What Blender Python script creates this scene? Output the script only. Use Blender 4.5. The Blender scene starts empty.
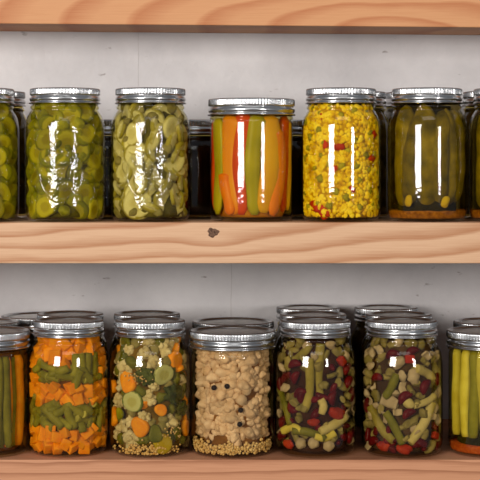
import bpy, math, random
import numpy as np
from mathutils import Matrix, Vector, Euler, noise

S = bpy.context.scene
COL = S.collection
MM = 0.001
ZC = 294.0          # camera height above the lower shelf top, mm
WALL_Y = 250.0

# ------------------------------------------------------------------ camera
cd = bpy.data.cameras.new('camera')
cam = bpy.data.objects.new('camera', cd); COL.objects.link(cam)
cam.location = (0, -1.55, ZC*MM)
cam.rotation_euler = (math.radians(90), 0, 0)
cd.sensor_width = 36.0
cd.lens = 36.0*1550/480
cd.shift_y = -(240-165)/480
cd.clip_start = 0.01
S.camera = cam

# ------------------------------------------------------------------ world, lights, exposure
w = bpy.data.worlds.new('dim_room'); S.world = w; w.use_nodes = True
w.node_tree.nodes['Background'].inputs[0].default_value = (0.90, 0.94, 1.0, 1)
w.node_tree.nodes['Background'].inputs[1].default_value = 0.20
def softbox(name, loc, target, sx, sy, power, color):
    ld = bpy.data.lights.new(name, 'AREA'); ld.shape = 'RECTANGLE'
    ld.size = sx; ld.size_y = sy; ld.energy = power; ld.color = color
    o = bpy.data.objects.new(name, ld); COL.objects.link(o)
    o.location = loc
    d = Vector(target)-Vector(loc)
    o.rotation_euler = d.to_track_quat('-Z', 'Y').to_euler()
softbox('left_softbox', (-1.72, -3.0, 0.80), (0, 0, 0.35), 1.05, 1.2, 104, (1.0, 0.97, 0.93))
softbox('right_softbox', (1.85, -3.0, 0.52), (0, 0, 0.35), 0.5, 0.64, 30, (1.0, 0.97, 0.94))
softbox('overhead_fill', (0.1, -2.3, 2.1), (0, 0, 0.35), 1.8, 0.9, 8, (1.0, 0.97, 0.94))  # added soft fill from above, not a known lamp of the room
S.view_settings.view_transform = 'Standard'
S.view_settings.look = 'None'
S.view_settings.gamma = 1.0
S.view_settings.use_curve_mapping = False
S.view_settings.exposure = 0.1

# ------------------------------------------------------------------ helpers
def srgb(r, g, b):
    f = lambda c: (c/255/12.92) if c/255 <= .04045 else ((c/255+.055)/1.055)**2.4
    return (f(r), f(g), f(b), 1)

def new_mat(name):
    m = bpy.data.materials.new(name); m.use_nodes = True
    nt = m.node_tree; nt.nodes.clear()
    out = nt.nodes.new('ShaderNodeOutputMaterial')
    return m, nt, out

def node(nt, typ, **kw):
    n = nt.nodes.new(typ)
    for k, v in kw.items():
        if k.startswith('i_'):
            key = k[2:]; key = int(key) if key.isdigit() else key.replace('_', ' ')
            n.inputs[key].default_value = v
        else: setattr(n, k, v)
    return n

def ramp(nt, fac, stops, interp='LINEAR'):
    r = nt.nodes.new('ShaderNodeValToRGB'); r.color_ramp.interpolation = interp
    els = r.color_ramp.elements
    while len(els) < len(stops): els.new(0.5)
    for e, (p, c) in zip(els, stops): e.position = p; e.color = c
    nt.links.new(fac, r.inputs[0]); return r.outputs[0]

MATS = {}
def food(name, stops, scale=120, rough=0.42, bump=0.3, detail=3, rand=0.25, spec=0.07, bscale=None, tone=0.70):
    """noise-coloured food; every object gets a slight tint of its own"""
    if name in MATS: return MATS[name]
    m, nt, out = new_mat(name)
    tc = node(nt, 'ShaderNodeTexCoord'); oi = node(nt, 'ShaderNodeObjectInfo')
    add = node(nt, 'ShaderNodeVectorMath', operation='ADD')
    mul = node(nt, 'ShaderNodeMath', operation='MULTIPLY', i_1=7.0)
    nt.links.new(oi.outputs['Random'], mul.inputs[0])
    nt.links.new(tc.outputs['Object'], add.inputs[0]); nt.links.new(mul.outputs[0], add.inputs[1])
    n = node(nt, 'ShaderNodeTexNoise', i_Scale=scale, i_Detail=detail)
    nt.links.new(add.outputs[0], n.inputs['Vector'])
    c = ramp(nt, n.outputs['Fac'], stops)
    hs = node(nt, 'ShaderNodeHueSaturation')
    mr = node(nt, 'ShaderNodeMapRange', i_3=(1-rand)*tone, i_4=(1+rand*.8)*tone)
    nt.links.new(oi.outputs['Random'], mr.inputs[0]); nt.links.new(mr.outputs[0], hs.inputs['Value'])
    nt.links.new(c, hs.inputs['Color'])
    p = node(nt, 'ShaderNodeBsdfPrincipled', i_Roughness=rough)
    p.inputs['Specular IOR Level'].default_value = spec
    nt.links.new(hs.outputs[0], p.inputs['Base Color'])
    if bump:
        n2 = node(nt, 'ShaderNodeTexNoise', i_Scale=bscale or scale*3, i_Detail=4)
        nt.links.new(add.outputs[0], n2.inputs['Vector'])
        b = node(nt, 'ShaderNodeBump', i_Strength=bump, i_Distance=0.001)
        nt.links.new(n2.outputs['Fac'], b.inputs['Height']); nt.links.new(b.outputs[0], p.inputs['Normal'])
    nt.links.new(p.outputs[0], out.inputs[0])
    MATS[name] = m; return m

def disc_food(name, skin, flesh, seed, radius, rand=0.2):
    """cucumber slice: green rind, pale flesh, seedy middle (radius in mm, measured from the slice's axis)"""
    if name in MATS: return MATS[name]
    m, nt, out = new_mat(name)
    tc = node(nt, 'ShaderNodeTexCoord'); oi = node(nt, 'ShaderNodeObjectInfo')
    mp = node(nt, 'ShaderNodeVectorMath', operation='MULTIPLY', i_1=(1, 1, 0))
    nt.links.new(tc.outputs['Object'], mp.inputs[0])
    ln = node(nt, 'ShaderNodeVectorMath', operation='LENGTH'); nt.links.new(mp.outputs[0], ln.inputs[0])
    nz = node(nt, 'ShaderNodeTexNoise', i_Scale=260.0, i_Detail=3); nt.links.new(tc.outputs['Object'], nz.inputs['Vector'])
    a = node(nt, 'ShaderNodeMath', operation='MULTIPLY_ADD', i_1=1000.0/radius, i_2=-0.12); nt.links.new(ln.outputs['Value'], a.inputs[0])
    b = node(nt, 'ShaderNodeMath', operation='MULTIPLY_ADD', i_1=0.26); nt.links.new(nz.outputs['Fac'], b.inputs[0]); nt.links.new(a.outputs[0], b.inputs[2])
    c = ramp(nt, b.outputs[0], [(0.0, seed), (0.38, seed), (0.55, flesh), (0.85, flesh), (0.97, skin), (1.0, skin)])
    hs = node(nt, 'ShaderNodeHueSaturation')
    mr = node(nt, 'ShaderNodeMapRange', i_3=(1-rand)*.68, i_4=(1+rand)*.68)
    nt.links.new(oi.outputs['Random'], mr.inputs[0]); nt.links.new(mr.outputs[0], hs.inputs['Value']); nt.links.new(c, hs.inputs['Color'])
    p = node(nt, 'ShaderNodeBsdfPrincipled', i_Roughness=0.4)
    p.inputs['Specular IOR Level'].default_value = .07
    nt.links.new(hs.outputs[0], p.inputs['Base Color'])
    bp = node(nt, 'ShaderNodeBump', i_Strength=0.35, i_Distance=0.001); nt.links.new(nz.outputs['Fac'], bp.inputs['Height']); nt.links.new(bp.outputs[0], p.inputs['Normal'])
    nt.links.new(p.outputs[0], out.inputs[0]); MATS[name] = m; return m

def glass_mat(name, tint, refl=1.0, wav=0.25, ior=1.5):
    if name in MATS: return MATS[name]
    m, nt, out = new_mat(name)
    tr = node(nt, 'ShaderNodeBsdfTransparent', i_Color=tint)
    gl = node(nt, 'ShaderNodeBsdfGlossy', i_Roughness=0.04, i_Color=(refl, refl, refl, 1))
    geo = node(nt, 'ShaderNodeNewGeometry'); dt = node(nt, 'ShaderNodeVectorMath', operation='DOT_PRODUCT')
    nt.links.new(geo.outputs['Incoming'], dt.inputs[1])
    ab = node(nt, 'ShaderNodeMath', operation='ABSOLUTE'); nt.links.new(dt.outputs['Value'], ab.inputs[0])
    om = node(nt, 'ShaderNodeMath', operation='SUBTRACT', i_0=1.0); nt.links.new(ab.outputs[0], om.inputs[1])
    pw = node(nt, 'ShaderNodeMath', operation='POWER', i_1=5.0); nt.links.new(om.outputs[0], pw.inputs[0])
    f0 = ((ior-1)/(ior+1))**2
    fr = node(nt, 'ShaderNodeMath', operation='MULTIPLY_ADD', i_1=(1-f0)*(1.0 if ior > 1.3 else 0.25), i_2=f0); nt.links.new(pw.outputs[0], fr.inputs[0])
    tc = node(nt, 'ShaderNodeTexCoord')
    n = node(nt, 'ShaderNodeTexNoise', i_Scale=110.0, i_Detail=2); nt.links.new(tc.outputs['Object'], n.inputs['Vector'])
    b = node(nt, 'ShaderNodeBump', i_Strength=wav, i_Distance=0.001); nt.links.new(n.outputs['Fac'], b.inputs['Height'])
    nt.links.new(b.outputs[0], gl.inputs['Normal']); nt.links.new(b.outputs[0], dt.inputs[0])
    mx = node(nt, 'ShaderNodeMixShader')
    nt.links.new(fr.outputs[0], mx.inputs[0]); nt.links.new(tr.outputs[0], mx.inputs[1]); nt.links.new(gl.outputs[0], mx.inputs[2])
    nt.links.new(mx.outputs[0], out.inputs[0]); MATS[name] = m; return m

def metal_mat(name, col, rough, bumpy=0.05):
    if name in MATS: return MATS[name]
    m, nt, out = new_mat(name)
    tc = node(nt, 'ShaderNodeTexCoord')
    n = node(nt, 'ShaderNodeTexNoise', i_Scale=90.0, i_Detail=4); nt.links.new(tc.outputs['Object'], n.inputs['Vector'])
    c = ramp(nt, n.outputs['Fac'], [(0.3, tuple(x*.78 for x in col[:3])+(1,)), (0.62, col)])
    p = node(nt, 'ShaderNodeBsdfPrincipled', i_Metallic=1.0, i_Roughness=rough)
    nt.links.new(c, p.inputs['Base Color'])
    b = node(nt, 'ShaderNodeBump', i_Strength=bumpy, i_Distance=0.001); nt.links.new(n.outputs['Fac'], b.inputs['Height']); nt.links.new(b.outputs[0], p.inputs['Normal'])
    nt.links.new(p.outputs[0], out.inputs[0]); MATS[name] = m; return m

# ---- mesh building (all numbers in mm, stored in metres)
def mesh_from(name, verts, faces, mats=(), smooth=True, idx=None):
    me = bpy.data.meshes.new(name)
    me.from_pydata([tuple(c*MM for c in v) for v in verts], [], faces)
    for m in mats: me.materials.append(m)
    if idx is not None: me.polygons.foreach_set('material_index', idx)
    me.polygons.foreach_set('use_smooth', [smooth]*len(me.polygons))
    me.update(); return me

def lathe(profile, n=96, mod=None):
    """profile = [(r,z)]; mod(i_profile, angle, r)->r"""
    v = []; f = []; rings = []
    for k, (r, z) in enumerate(profile):
        if r <= 1e-6:
            rings.append([len(v)]); v.append((0, 0, z)); continue
        ring = []
        for j in range(n):
            a = 2*math.pi*j/n; rr = mod(k, a, r) if mod else r
            ring.append(len(v)); v.append((rr*math.cos(a), rr*math.sin(a), z))
        rings.append(ring)
    for A, B in zip(rings, rings[1:]):
        if len(A) == 1 and len(B) == 1: continue
        for j in range(n):
            k = (j+1) % n
            if len(A) == 1: f.append((A[0], B[k], B[j]))
            elif len(B) == 1: f.append((A[j], A[k], B[0]))
            else: f.append((A[j], A[k], B[k], B[j]))
    return v, f

def smooth_profile(pts, per=4):
    out = []
    P = [pts[0]]+list(pts)+[pts[-1]]
    for i in range(1, len(P)-2):
        p0, p1, p2, p3 = P[i-1:i+3]
        for s in range(per):
            t = s/per
            out.append(tuple(0.5*((2*p1[k])+(-p0[k]+p2[k])*t+(2*p0[k]-5*p1[k]+4*p2[k]-p3[k])*t*t+(-p0[k]+3*p1[k]-3*p2[k]+p3[k])*t**3) for k in (0, 1)))
    out.append(pts[-1])
    return [(max(0, r), z) for r, z in out]

def sweep(path, radii, n=12, flat=1.0, cap=True, twist=0.0, section=None):
    """tube along path; radii per point; flat squashes the section's second axis"""
    v = []; f = []; P = [Vector(p) for p in path]
    up = Vector((0, 1, 0)); rings = []
    for i, p in enumerate(P):
        t = (P[min(i+1, len(P)-1)]-P[max(i-1, 0)]).normalized()
        x = up.cross(t)
        if x.length < 1e-3: x = Vector((1, 0, 0))
        x.normalize(); y = t.cross(x)
        ring = []
        for j in range(n):
            a = 2*math.pi*j/n+twist*i; k = section(a) if section else 1
            q = p+x*math.cos(a)*radii[i]*k+y*math.sin(a)*radii[i]*flat*k
            ring.append(len(v)); v.append(tuple(q))
        rings.append(ring)
    for A, B in zip(rings, rings[1:]):
        for j in range(n): k = (j+1) % n; f.append((A[j], A[k], B[k], B[j]))
    if cap:
        f.append(tuple(reversed(rings[0]))); f.append(tuple(rings[-1]))
    return v, f

_ico = {}
def ico(sub):
    if sub in _ico: return _ico[sub]
    t = (1+5**.5)/2
    v = [(-1, t, 0), (1, t, 0), (-1, -t, 0), (1, -t, 0), (0, -1, t), (0, 1, t), (0, -1, -t), (0, 1, -t), (t, 0, -1), (t, 0, 1), (-t, 0, -1), (-t, 0, 1)]
    v = [tuple(Vector(a).normalized()) for a in v]
    f = [(0, 11, 5), (0, 5, 1), (0, 1, 7), (0, 7, 10), (0, 10, 11), (1, 5, 9), (5, 11, 4), (11, 10, 2), (10, 7, 6), (7, 1, 8), (3, 9, 4), (3, 4, 2), (3, 2, 6), (3, 6, 8), (3, 8, 9), (4, 9, 5), (2, 4, 11), (6, 2, 10), (8, 6, 7), (9, 8, 1)]
    for _ in range(sub-1):
        c = {}; nf = []
        def mid(a, b):
            k = (min(a, b), max(a, b))
            if k not in c: c[k] = len(v); v.append(tuple((Vector(v[a])+Vector(v[b])).normalized()))
            return c[k]
        for a, b, d in f:
            ab, bd, da = mid(a, b), mid(b, d), mid(d, a)
            nf += [(a, ab, da), (b, bd, ab), (d, da, bd), (ab, bd, da)]
        f = nf
    _ico[sub] = (v, f); return v, f

def blob(rx, ry, rz, sub=3, amp=0.12, freq=1.4, seed=0.0, bumps=0):
    v, f = ico(sub); rnd = random.Random(int(seed*977)+5)
    cs = [Vector((rnd.gauss(0, 1), rnd.gauss(0, 1), rnd.gauss(0, 1))).normalized() for _ in range(bumps)]
    out = []
    for p in v:
        q = Vector(p); k = 1+amp*noise.noise(q*freq+Vector((seed*3.1, seed*7.7, seed)))
        if bumps:
            d = max(q.dot(c) for c in cs); k *= 0.80+0.26*max(0, 1-(math.acos(min(1, d))/0.62)**2)
        out.append((p[0]*rx*k, p[1]*ry*k, p[2]*rz*k))
    return out, list(f)

def join(parts):
    V = []; F = []; I = []
    for v, f, mi in parts:
        o = len(V); V += list(v); F += [tuple(i+o for i in q) for q in f]; I += [mi]*len(f)
    return V, F, I

def xf(v, M): return [tuple(M @ Vector(p)) for p in v]

# ---- object helpers
def link(name, data, parent=None):
    o = bpy.data.objects.new(name, data); COL.objects.link(o)
    if parent: o.parent = parent
    return o
def tag(o, label=None, cat=None, group=None, kind=None):
    if label: o['label'] = label
    if cat: o['category'] = cat
    if group: o['group'] = group
    if kind: o['kind'] = kind
    return o

def box_mesh(name, x0, x1, y0, y1, z0, z1, bev, mats, shear=0.0):
    bm = __import__('bmesh').new(); import bmesh
    vs = []
    for x in (x0, x1):
        for y in (y0, y1):
            for z in (z0, z1):
                dz = shear*(x) if z == z0 else 0
                vs.append(bm.verts.new((x*MM, y*MM, (z+dz)*MM)))
    bm.verts.ensure_lookup_table()
    for q in ((0, 1, 3, 2), (4, 6, 7, 5), (0, 4, 5, 1), (2, 3, 7, 6), (0, 2, 6, 4), (1, 5, 7, 3)):
        bm.faces.new([vs[i] for i in q])
    bmesh.ops.recalc_face_normals(bm, faces=bm.faces)
    if bev: bmesh.ops.bevel(bm, geom=list(bm.edges), offset=bev*MM, segments=3, affect='EDGES', profile=0.5)
    me = bpy.data.meshes.new(name); bm.to_mesh(me); bm.free()
    for m in mats: me.materials.append(m)
    return me

# ------------------------------------------------------------------ room surfaces
def wall_material():
    m, nt, out = new_mat('painted_wall')
    tc = node(nt, 'ShaderNodeTexCoord')
    n1 = node(nt, 'ShaderNodeTexNoise', i_Scale=7.0, i_Detail=6, i_Roughness=0.6); nt.links.new(tc.outputs['Object'], n1.inputs['Vector'])
    c1 = ramp(nt, n1.outputs['Fac'], [(0.3, srgb(176, 171, 171)), (0.7, srgb(206, 201, 200))])
    # small scratches and specks
    mp = node(nt, 'ShaderNodeMapping'); mp.inputs['Scale'].default_value = (40, 40, 90); mp.inputs['Rotation'].default_value = (0, .3, 0)
    nt.links.new(tc.outputs['Object'], mp.inputs[0])
    n2 = node(nt, 'ShaderNodeTexNoise', i_Scale=1.0, i_Detail=3, i_Roughness=.55); nt.links.new(mp.outputs[0], n2.inputs['Vector'])
    s = ramp(nt, n2.outputs['Fac'], [(0.67, (0, 0, 0, 1)), (0.73, (1, 1, 1, 1))])
    mx = node(nt, 'ShaderNodeMix', data_type='RGBA'); mx.inputs[7].default_value = srgb(120, 108, 102)
    ms = node(nt, 'ShaderNodeMath', operation='MULTIPLY', i_1=0.75); nt.links.new(s, ms.inputs[0])
    nt.links.new(ms.outputs[0], mx.inputs[0]); nt.links.new(c1, mx.inputs[6])
    p = node(nt, 'ShaderNodeBsdfPrincipled', i_Roughness=0.55)
    nt.links.new(mx.outputs[2], p.inputs['Base Color'])
    n3 = node(nt, 'ShaderNodeTexNoise', i_Scale=120.0, i_Detail=5); nt.links.new(tc.outputs['Object'], n3.inputs['Vector'])
    b = node(nt, 'ShaderNodeBump', i_Strength=0.6, i_Distance=0.0012); nt.links.new(n3.outputs['Fac'], b.inputs['Height'])
    n4 = node(nt, 'ShaderNodeTexNoise', i_Scale=16.0, i_Detail=2); nt.links.new(tc.outputs['Object'], n4.inputs['Vector'])
    b2 = node(nt, 'ShaderNodeBump', i_Strength=0.5, i_Distance=0.003); nt.links.new(n4.outputs['Fac'], b2.inputs['Height']); nt.links.new(b.outputs[0], b2.inputs['Normal'])
    nt.links.new(b2.outputs[0], p.inputs['Normal'])
    nt.links.new(p.outputs[0], out.inputs[0]); return m

def wood_material(name, light, dark, cx, cz, kx, freq, slope=0.0, knot=None, warp=1.0, cy=0.0, bands=(0.35, 0.8)):
    """growth rings as ellipses around (cx,cz) mm; kx squeezes them along the board"""
    m, nt, out = new_mat(name)
    L = nt.links.new
    tc = node(nt, 'ShaderNodeTexCoord')
    def M(op, a, b=None, c=None):
        n = node(nt, 'ShaderNodeMath', operation=op)
        for i, q in enumerate((a, b, c)):
            if q is None: continue
            if isinstance(q, (int, float)): n.inputs[i].default_value = q
            else: L(q, n.inputs[i])
        return n.outputs[0]
    sc = node(nt, 'ShaderNodeVectorMath', operation='SCALE'); sc.inputs[3].default_value = 1000.0
    L(tc.outputs['Object'], sc.inputs[0])
    sp = node(nt, 'ShaderNodeSeparateXYZ'); L(sc.outputs[0], sp.inputs[0])
    X, Y, Z = sp.outputs
    nm = node(nt, 'ShaderNodeMapping'); nm.inputs['Scale'].default_value = (0.006, 0.006, 0.016); L(sc.outputs[0], nm.inputs[0])
    wn = node(nt, 'ShaderNodeTexNoise', i_Scale=1.0, i_Detail=3, i_Roughness=.45); L(nm.outputs[0], wn.inputs['Vector'])
    wv = M('MULTIPLY', M('SUBTRACT', wn.outputs['Fac'], 0.5), 26.0*warp)
    dx = M('MULTIPLY', M('SUBTRACT', X, cx), kx)
    dz = M('ADD', M('ADD', M('SUBTRACT', Z, cz), wv), M('ADD', M('MULTIPLY', X, slope), M('MULTIPLY', Y, cy)))
    if knot:
        kxx, kz = knot
        ex = M('MULTIPLY', M('SUBTRACT', X, kxx), 1/34.0); ez = M('MULTIPLY', M('SUBTRACT', Z, kz), 1/14.0)
        g = M('POWER', 2.718, M('MULTIPLY', M('ADD', M('MULTIPLY', ex, ex), M('MULTIPLY', ez, ez)), -1.0))
        dz = M('ADD', dz, M('MULTIPLY', M('MULTIPLY', g, ez), -12.0))
    d = M('SQRT', M('ADD', M('MULTIPLY', dx, dx), M('MULTIPLY', dz, dz)))
    sn = M('FRACT', M('MULTIPLY', d, freq))
    # late wood: slow rise then a sharp fall
    band = ramp(nt, sn, [(0.0, (0, 0, 0, 1)), (bands[0], (.12, .12, .12, 1)), (bands[1], (1, 1, 1, 1)), (0.93, (.6, .6, .6, 1)), (1.0, (0, 0, 0, 1))])
    fm = node(nt, 'ShaderNodeMapping'); fm.inputs['Scale'].default_value = (0.02, 0.1, 0.9); L(sc.outputs[0], fm.inputs[0])
    fn = node(nt, 'ShaderNodeTexNoise', i_Scale=1.0, i_Detail=5, i_Roughness=.6); L(fm.outputs[0], fn.inputs['Vector'])
    fac = M('ADD', M('MULTIPLY', band, 0.75), M('MULTIPLY', M('SUBTRACT', fn.outputs['Fac'], 0.5), 0.95))
    c = ramp(nt, fac, [(0.0, light), (0.85, dark)])
    col = c
    p = node(nt, 'ShaderNodeBsdfPrincipled', i_Roughness=0.6)
    p.inputs['Specular IOR Level'].default_value = .25
    L(col, p.inputs['Base Color'])
    b = node(nt, 'ShaderNodeBump', i_Strength=0.12, i_Distance=0.001); L(fac, b.inputs['Height']); L(b.outputs[0], p.inputs['Normal'])
    L(p.outputs[0], out.inputs[0]); return m

wall = link('wall_back', box_mesh('wall_back', -700, 700, WALL_Y, WALL_Y+15, -260, 760, 0, [wall_material()]))
tag(wall, kind='structure')
# two hairline seams in the painted wall boards
def seam(x, z0, z1, w_=0.5):
    rnd = random.Random(int(x)+9); pts = []
    k = 14
    for i in range(k+1): pts.append((x+rnd.uniform(-.5, .5), WALL_Y+0.25, z0+(z1-z0)*i/k))
    v, f = sweep(pts, [w_]*(k+1), 6)
    o = link('trim_1' if x < -60 else 'trim_2', mesh_from('seam', v, f, [food('seam_grey', [(0, srgb(172, 166, 164)), (1, srgb(190, 184, 182))], rand=0, tone=1.0)]))
    tag(o, kind='structure')
seam(-118, 240, 470); seam(-10, -30, 232)

fl_ = link('floor', box_mesh('floor', -2500, 2500, -3600, WALL_Y, -1000, -960, 0, [food('floor_concrete', [(.3, srgb(84, 76, 70)), (.7, srgb(110, 100, 92))], scale=4, rand=0, rough=.7, tone=1.0)]))
tag(fl_, kind='structure')
Mtop = wood_material('top_board_wood', srgb(202, 146, 102), srgb(178, 112, 72), 175, 440, 0.24, 0.055, slope=0.0, warp=1.25, bands=(.45, .85))
Mmid = wood_material('middle_board_wood', srgb(204, 164, 130), srgb(168, 116, 80), -330, 262, 0.10, 0.075, slope=0.0, knot=(-27, 226), warp=.9, bands=(.4, .85))
Mlow = wood_material('lower_board_wood', srgb(188, 134, 100), srgb(146, 94, 64), 110, -80, 0.06, 0.10, slope=-0.0, warp=.6, bands=(.55, .9))
lo = link('shelf_board', box_mesh('shelf_board', -420, 420, 0, WALL_Y, -42, -0.8, 1.0, [Mlow]))
tag(lo, 'reddish pine shelf board along the bottom, under the row of mixed vegetable jars', 'shelf')
mi = link('shelf_board', box_mesh('shelf_board', -420, 420, 0, WALL_Y, 195.6, 236.5, 1.0, [Mmid]))
tag(mi, 'pale pine shelf board in the middle with a dark knot, holding the pickle jars', 'shelf')
tp = link('shelf_board', box_mesh('shelf_board', -420, 420, 150, WALL_Y, 447, 492, 1.2, [Mtop], shear=-0.008))
tag(tp, 'orange toned pine board at the very top edge, with arched wood grain', 'shelf')
# the knot, a plug with radial cracks standing just proud of the board face
kv, kf = [], []
rk = random.Random(4); ring_n = 26
for k, (rr, yy) in enumerate([(1.0, 0.3), (.86, -.25), (.5, -.35), (.0, -.1)]):
    for j in range(ring_n):
        a = 2*math.pi*j/ring_n; jag = 1+.16*math.sin(3*a+1)+.10*math.sin(7*a)
        kv.append((6.0*rr*jag*math.cos(a), yy, 5.0*rr*jag*math.sin(a)))
for k in range(3):
    for j in range(ring_n):
        q = (j+1) % ring_n; kf.append((k*ring_n+j, k*ring_n+q, (k+1)*ring_n+q, (k+1)*ring_n+j))
kn = link('wood_knot', mesh_from('wood_knot', kv, kf, [food('knot_brown', [(0.35, srgb(72, 50, 40)), (0.5, srgb(140, 108, 88)), (0.65, srgb(88, 60, 48))], scale=500, rand=0, rough=.7)]), mi)
kn.location = (-27*MM, 0, 226.5*MM); kn['label'] = 'dark brown cracked knot'

# ------------------------------------------------------------------ jars
PINT = dict(H=134.0, R=36.0, B=15.5, out=[(0, 3), (22, 3), (28, 1.2), (33.5, 0), (36.8, 1.0), (39.4, 4), (40.6, 9), (41, 17), (41, 60), (41, 90), (40.4, 98), (38.8, 104.5), (36.4, 109), (34.6, 111.5)],
            neck=[(34.2, 112.8), (35.1, 113.8), (35.5, 115), (35.0, 116.4), (33.8, 117.4), (33.4, 121), (33.4, 129)], rn=41)
ROUND = dict(H=134.0, R=36.0, B=15.5, out=[(0, 3), (22, 3), (28, 1.2), (33.5, 0), (37, 1.0), (39.8, 4), (40.9, 9), (41.5, 18), (41.65, 50), (41.65, 84), (41.1, 94), (39.9, 102), (37.0, 108), (34.8, 111.3)],
            neck=[(34.2, 112.8), (35.1, 113.8), (35.5, 115), (35.0, 116.4), (33.8, 117.4), (33.4, 121), (33.4, 128.5)], rn=42)
WIDE = dict(H=125.0, R=44.6, B=17.0, out=[(0, 3), (24, 3), (31, 1.2), (37.5, 0), (40.2, 1.0), (41.9, 4), (42.5, 9), (42.6, 18), (42.6, 60), (42.6, 96), (42.6, 101), (41.9, 103)],
            neck=[(41.7, 104), (42.7, 104.8), (43.2, 105.8), (42.6, 107), (41.8, 107.8), (41.6, 120)], rn=42.6)
SHORT = dict(H=106.0, R=36.0, B=15.5, out=[(0, 3), (22, 3), (27, 1.2), (31, 0), (34.2, 1.3), (37.2, 5), (39.4, 11), (40, 20), (40, 60), (39.4, 70), (37.8, 77), (35.6, 81), (34.5, 83)],
            neck=[(34.2, 84.3), (35.1, 85.3), (35.5, 86.6), (35.0, 88), (33.8, 89), (33.4, 101)], rn=40)
for T in (PINT, ROUND, WIDE, SHORT):
    T['prof'] = smooth_profile(T['out'], 3)+smooth_profile(T['neck'], 3)
    zz = [p[1] for p in T['prof'][6:]]; rr = [p[0] for p in T['prof'][6:]]
    T['zs'], T['rs'] = zz, rr
def r_in(T, z):
    """inner radius of the glass at height z"""
    return float(np.interp(z, T['zs'], T['rs']))-1.1

OUT_GLASS = glass_mat('clear_glass', (0.985, 0.99, 0.98, 1), 1.0, 0.16)
WAVY_GLASS = glass_mat('wavy_glass', (0.985, 0.99, 0.98, 1), 1.0, 1.2)
BAND_M = metal_mat('tin_band', (0.56, 0.56, 0.565, 1), 0.25, 0.02)
DISC_M = metal_mat('tin_disc', (0.80, 0.79, 0.78, 1), 0.45, 0.06)

_band = {}
def band_mesh(T):
    k = T['R'], T['H']
    if k in _band: return _band[k]
    R, H = T['R'], T['H']
    B = T['B']; q = B/20.0
    prof = [(R-6.2, H-1.9), (R-5.8, H-.8), (R-4.6, H-.2), (R-2.0, H), (R-.8, H-.3), (R-.15, H-1.0),
            (R-.02, H-1.8), (R, H-2.2), (R, H-7.6*q), (R-.1, H-8.1*q), (R-1.2, H-9.0*q), (R-1.5, H-9.9*q), (R-.7, H-11.2*q), (R+.1, H-12.6*q), (R+.2, H-14.4*q), (R-.2, H-15.8*q),
            (R-.9, H-16.9*q), (R-.6, H-17.7*q), (R+.5, H-18.3*q), (R+.8, H-19*q), (R+.5, H-19.8*q), (R-.3, H-B), (R-1.2, H-19.4*q), (R-1.4, H-12*q), (R-1.6, H-3), (R-5.9, H-2.5)]
    nrib = int(2*math.pi*R/3.1); N = nrib*6
    kn = {4: .6, 5: 1, 6: 1, 7: 1, 8: 1, 9: .8}
    v, f = lathe(prof, N, lambda i, a, r: r-0.9*kn.get(i, 0)*(0.5-0.5*math.cos(a*nrib)))
    me = mesh_from('screw_band', v, f, [BAND_M]); _band[k] = me; return me
_disc = {}
def disc_mesh(T):
    k = T['R'], T['H']
    if k in _disc: return _disc[k]
    R, H = T['R'], T['H']
    v, f = lathe([(0, H-1.9), (R-13, H-1.9), (R-12, H-2.1), (R-11.2, H-2.9), (R-9.5, H-3.0), (R-8.6, H-2.2), (R-7.2, H-2.2), (R-4, H-2.3), (R-4, H-3.0), (0, H-3.0)], 96)
    me = mesh_from('lid_disc', v, f, [DISC_M]); _disc[k] = me; return me
_glass = {}
def glass_mesh(T, liquid, outer):
    k = (T['rn'], liquid.name, outer.name)
    if k in _glass: return _glass[k]
    P = T['prof']; inner = [(0, 3.9), (22, 3.9), (28, 2.2)]+[(r-.8, z if z > 4 else z+.8) for r, z in P if r > 30 and z > 1]
    v1, f1 = lathe(P, 112); v2, f2 = lathe(inner, 112)
    V, F, I = join([(v1, f1, 0), (v2, [tuple(reversed(q)) for q in f2], 1)])
    o1 = len(v1)-112; o2 = len(v1)+len(v2)-112
    for j in range(112):
        q = (j+1) % 112; F.append((o1+j, o1+q, o2+q, o2+j)); I.append(0)
    me = mesh_from('glass_body', V, F, [outer, liquid], idx=I); _glass[k] = me; return me
_br = {}
def brine_mesh(T, mat, inset, top):
    k = (T['rn'], mat.name, inset, top)
    if k in _br: return _br[k]
    P = [(0, 4.2), (20, 4.2), (max(8, r_in(T, 8)-inset-2), 4.4)]
    for z in np.linspace(8, top, 16): P.append((r_in(T, z)-inset, z))
    P += [(r_in(T, top)-inset-1, top+.5), (0, top+.6)]
    v, f = lathe(P, 72)
    me = mesh_from('brine', v, f, [mat]); _br[k] = me; return me

JARS = {}
def px2x(px, y): return (px-240)*(1550+y)/1550
def make_jar(T, px, y, base, label, group, liquid, brine, inset=8.0, top=None, outer=None, dz=1.0, rot=0.0, key=None):
    """px: picture column of the jar's axis, y: depth in mm, base: height of the shelf it stands on"""
    if T in (PINT, ROUND) and y < 60: dz = 1.012
    x = px2x(px, y)
    root = link('mason_jar', None); root.empty_display_size = .02
    root.location = (x*MM, y*MM, (base+.15)*MM); root.scale = (1, 1, dz)
    tag(root, label, 'jar', group)
    g = link('glass_body', glass_mesh(T, liquid, outer or OUT_GLASS), root)
    link('brine', brine_mesh(T, brine, inset, top or T['prof'][-1][1]-13), root)
    b = link('screw_band', band_mesh(T), root); b.rotation_euler[2] = rot
    link('lid_disc', disc_mesh(T), root)
    J = dict(T=T, x=x, y=y, base=base+.15, root=root, dz=dz, placed=[], px=px)
    if key: JARS[key] = J
    return J

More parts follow.
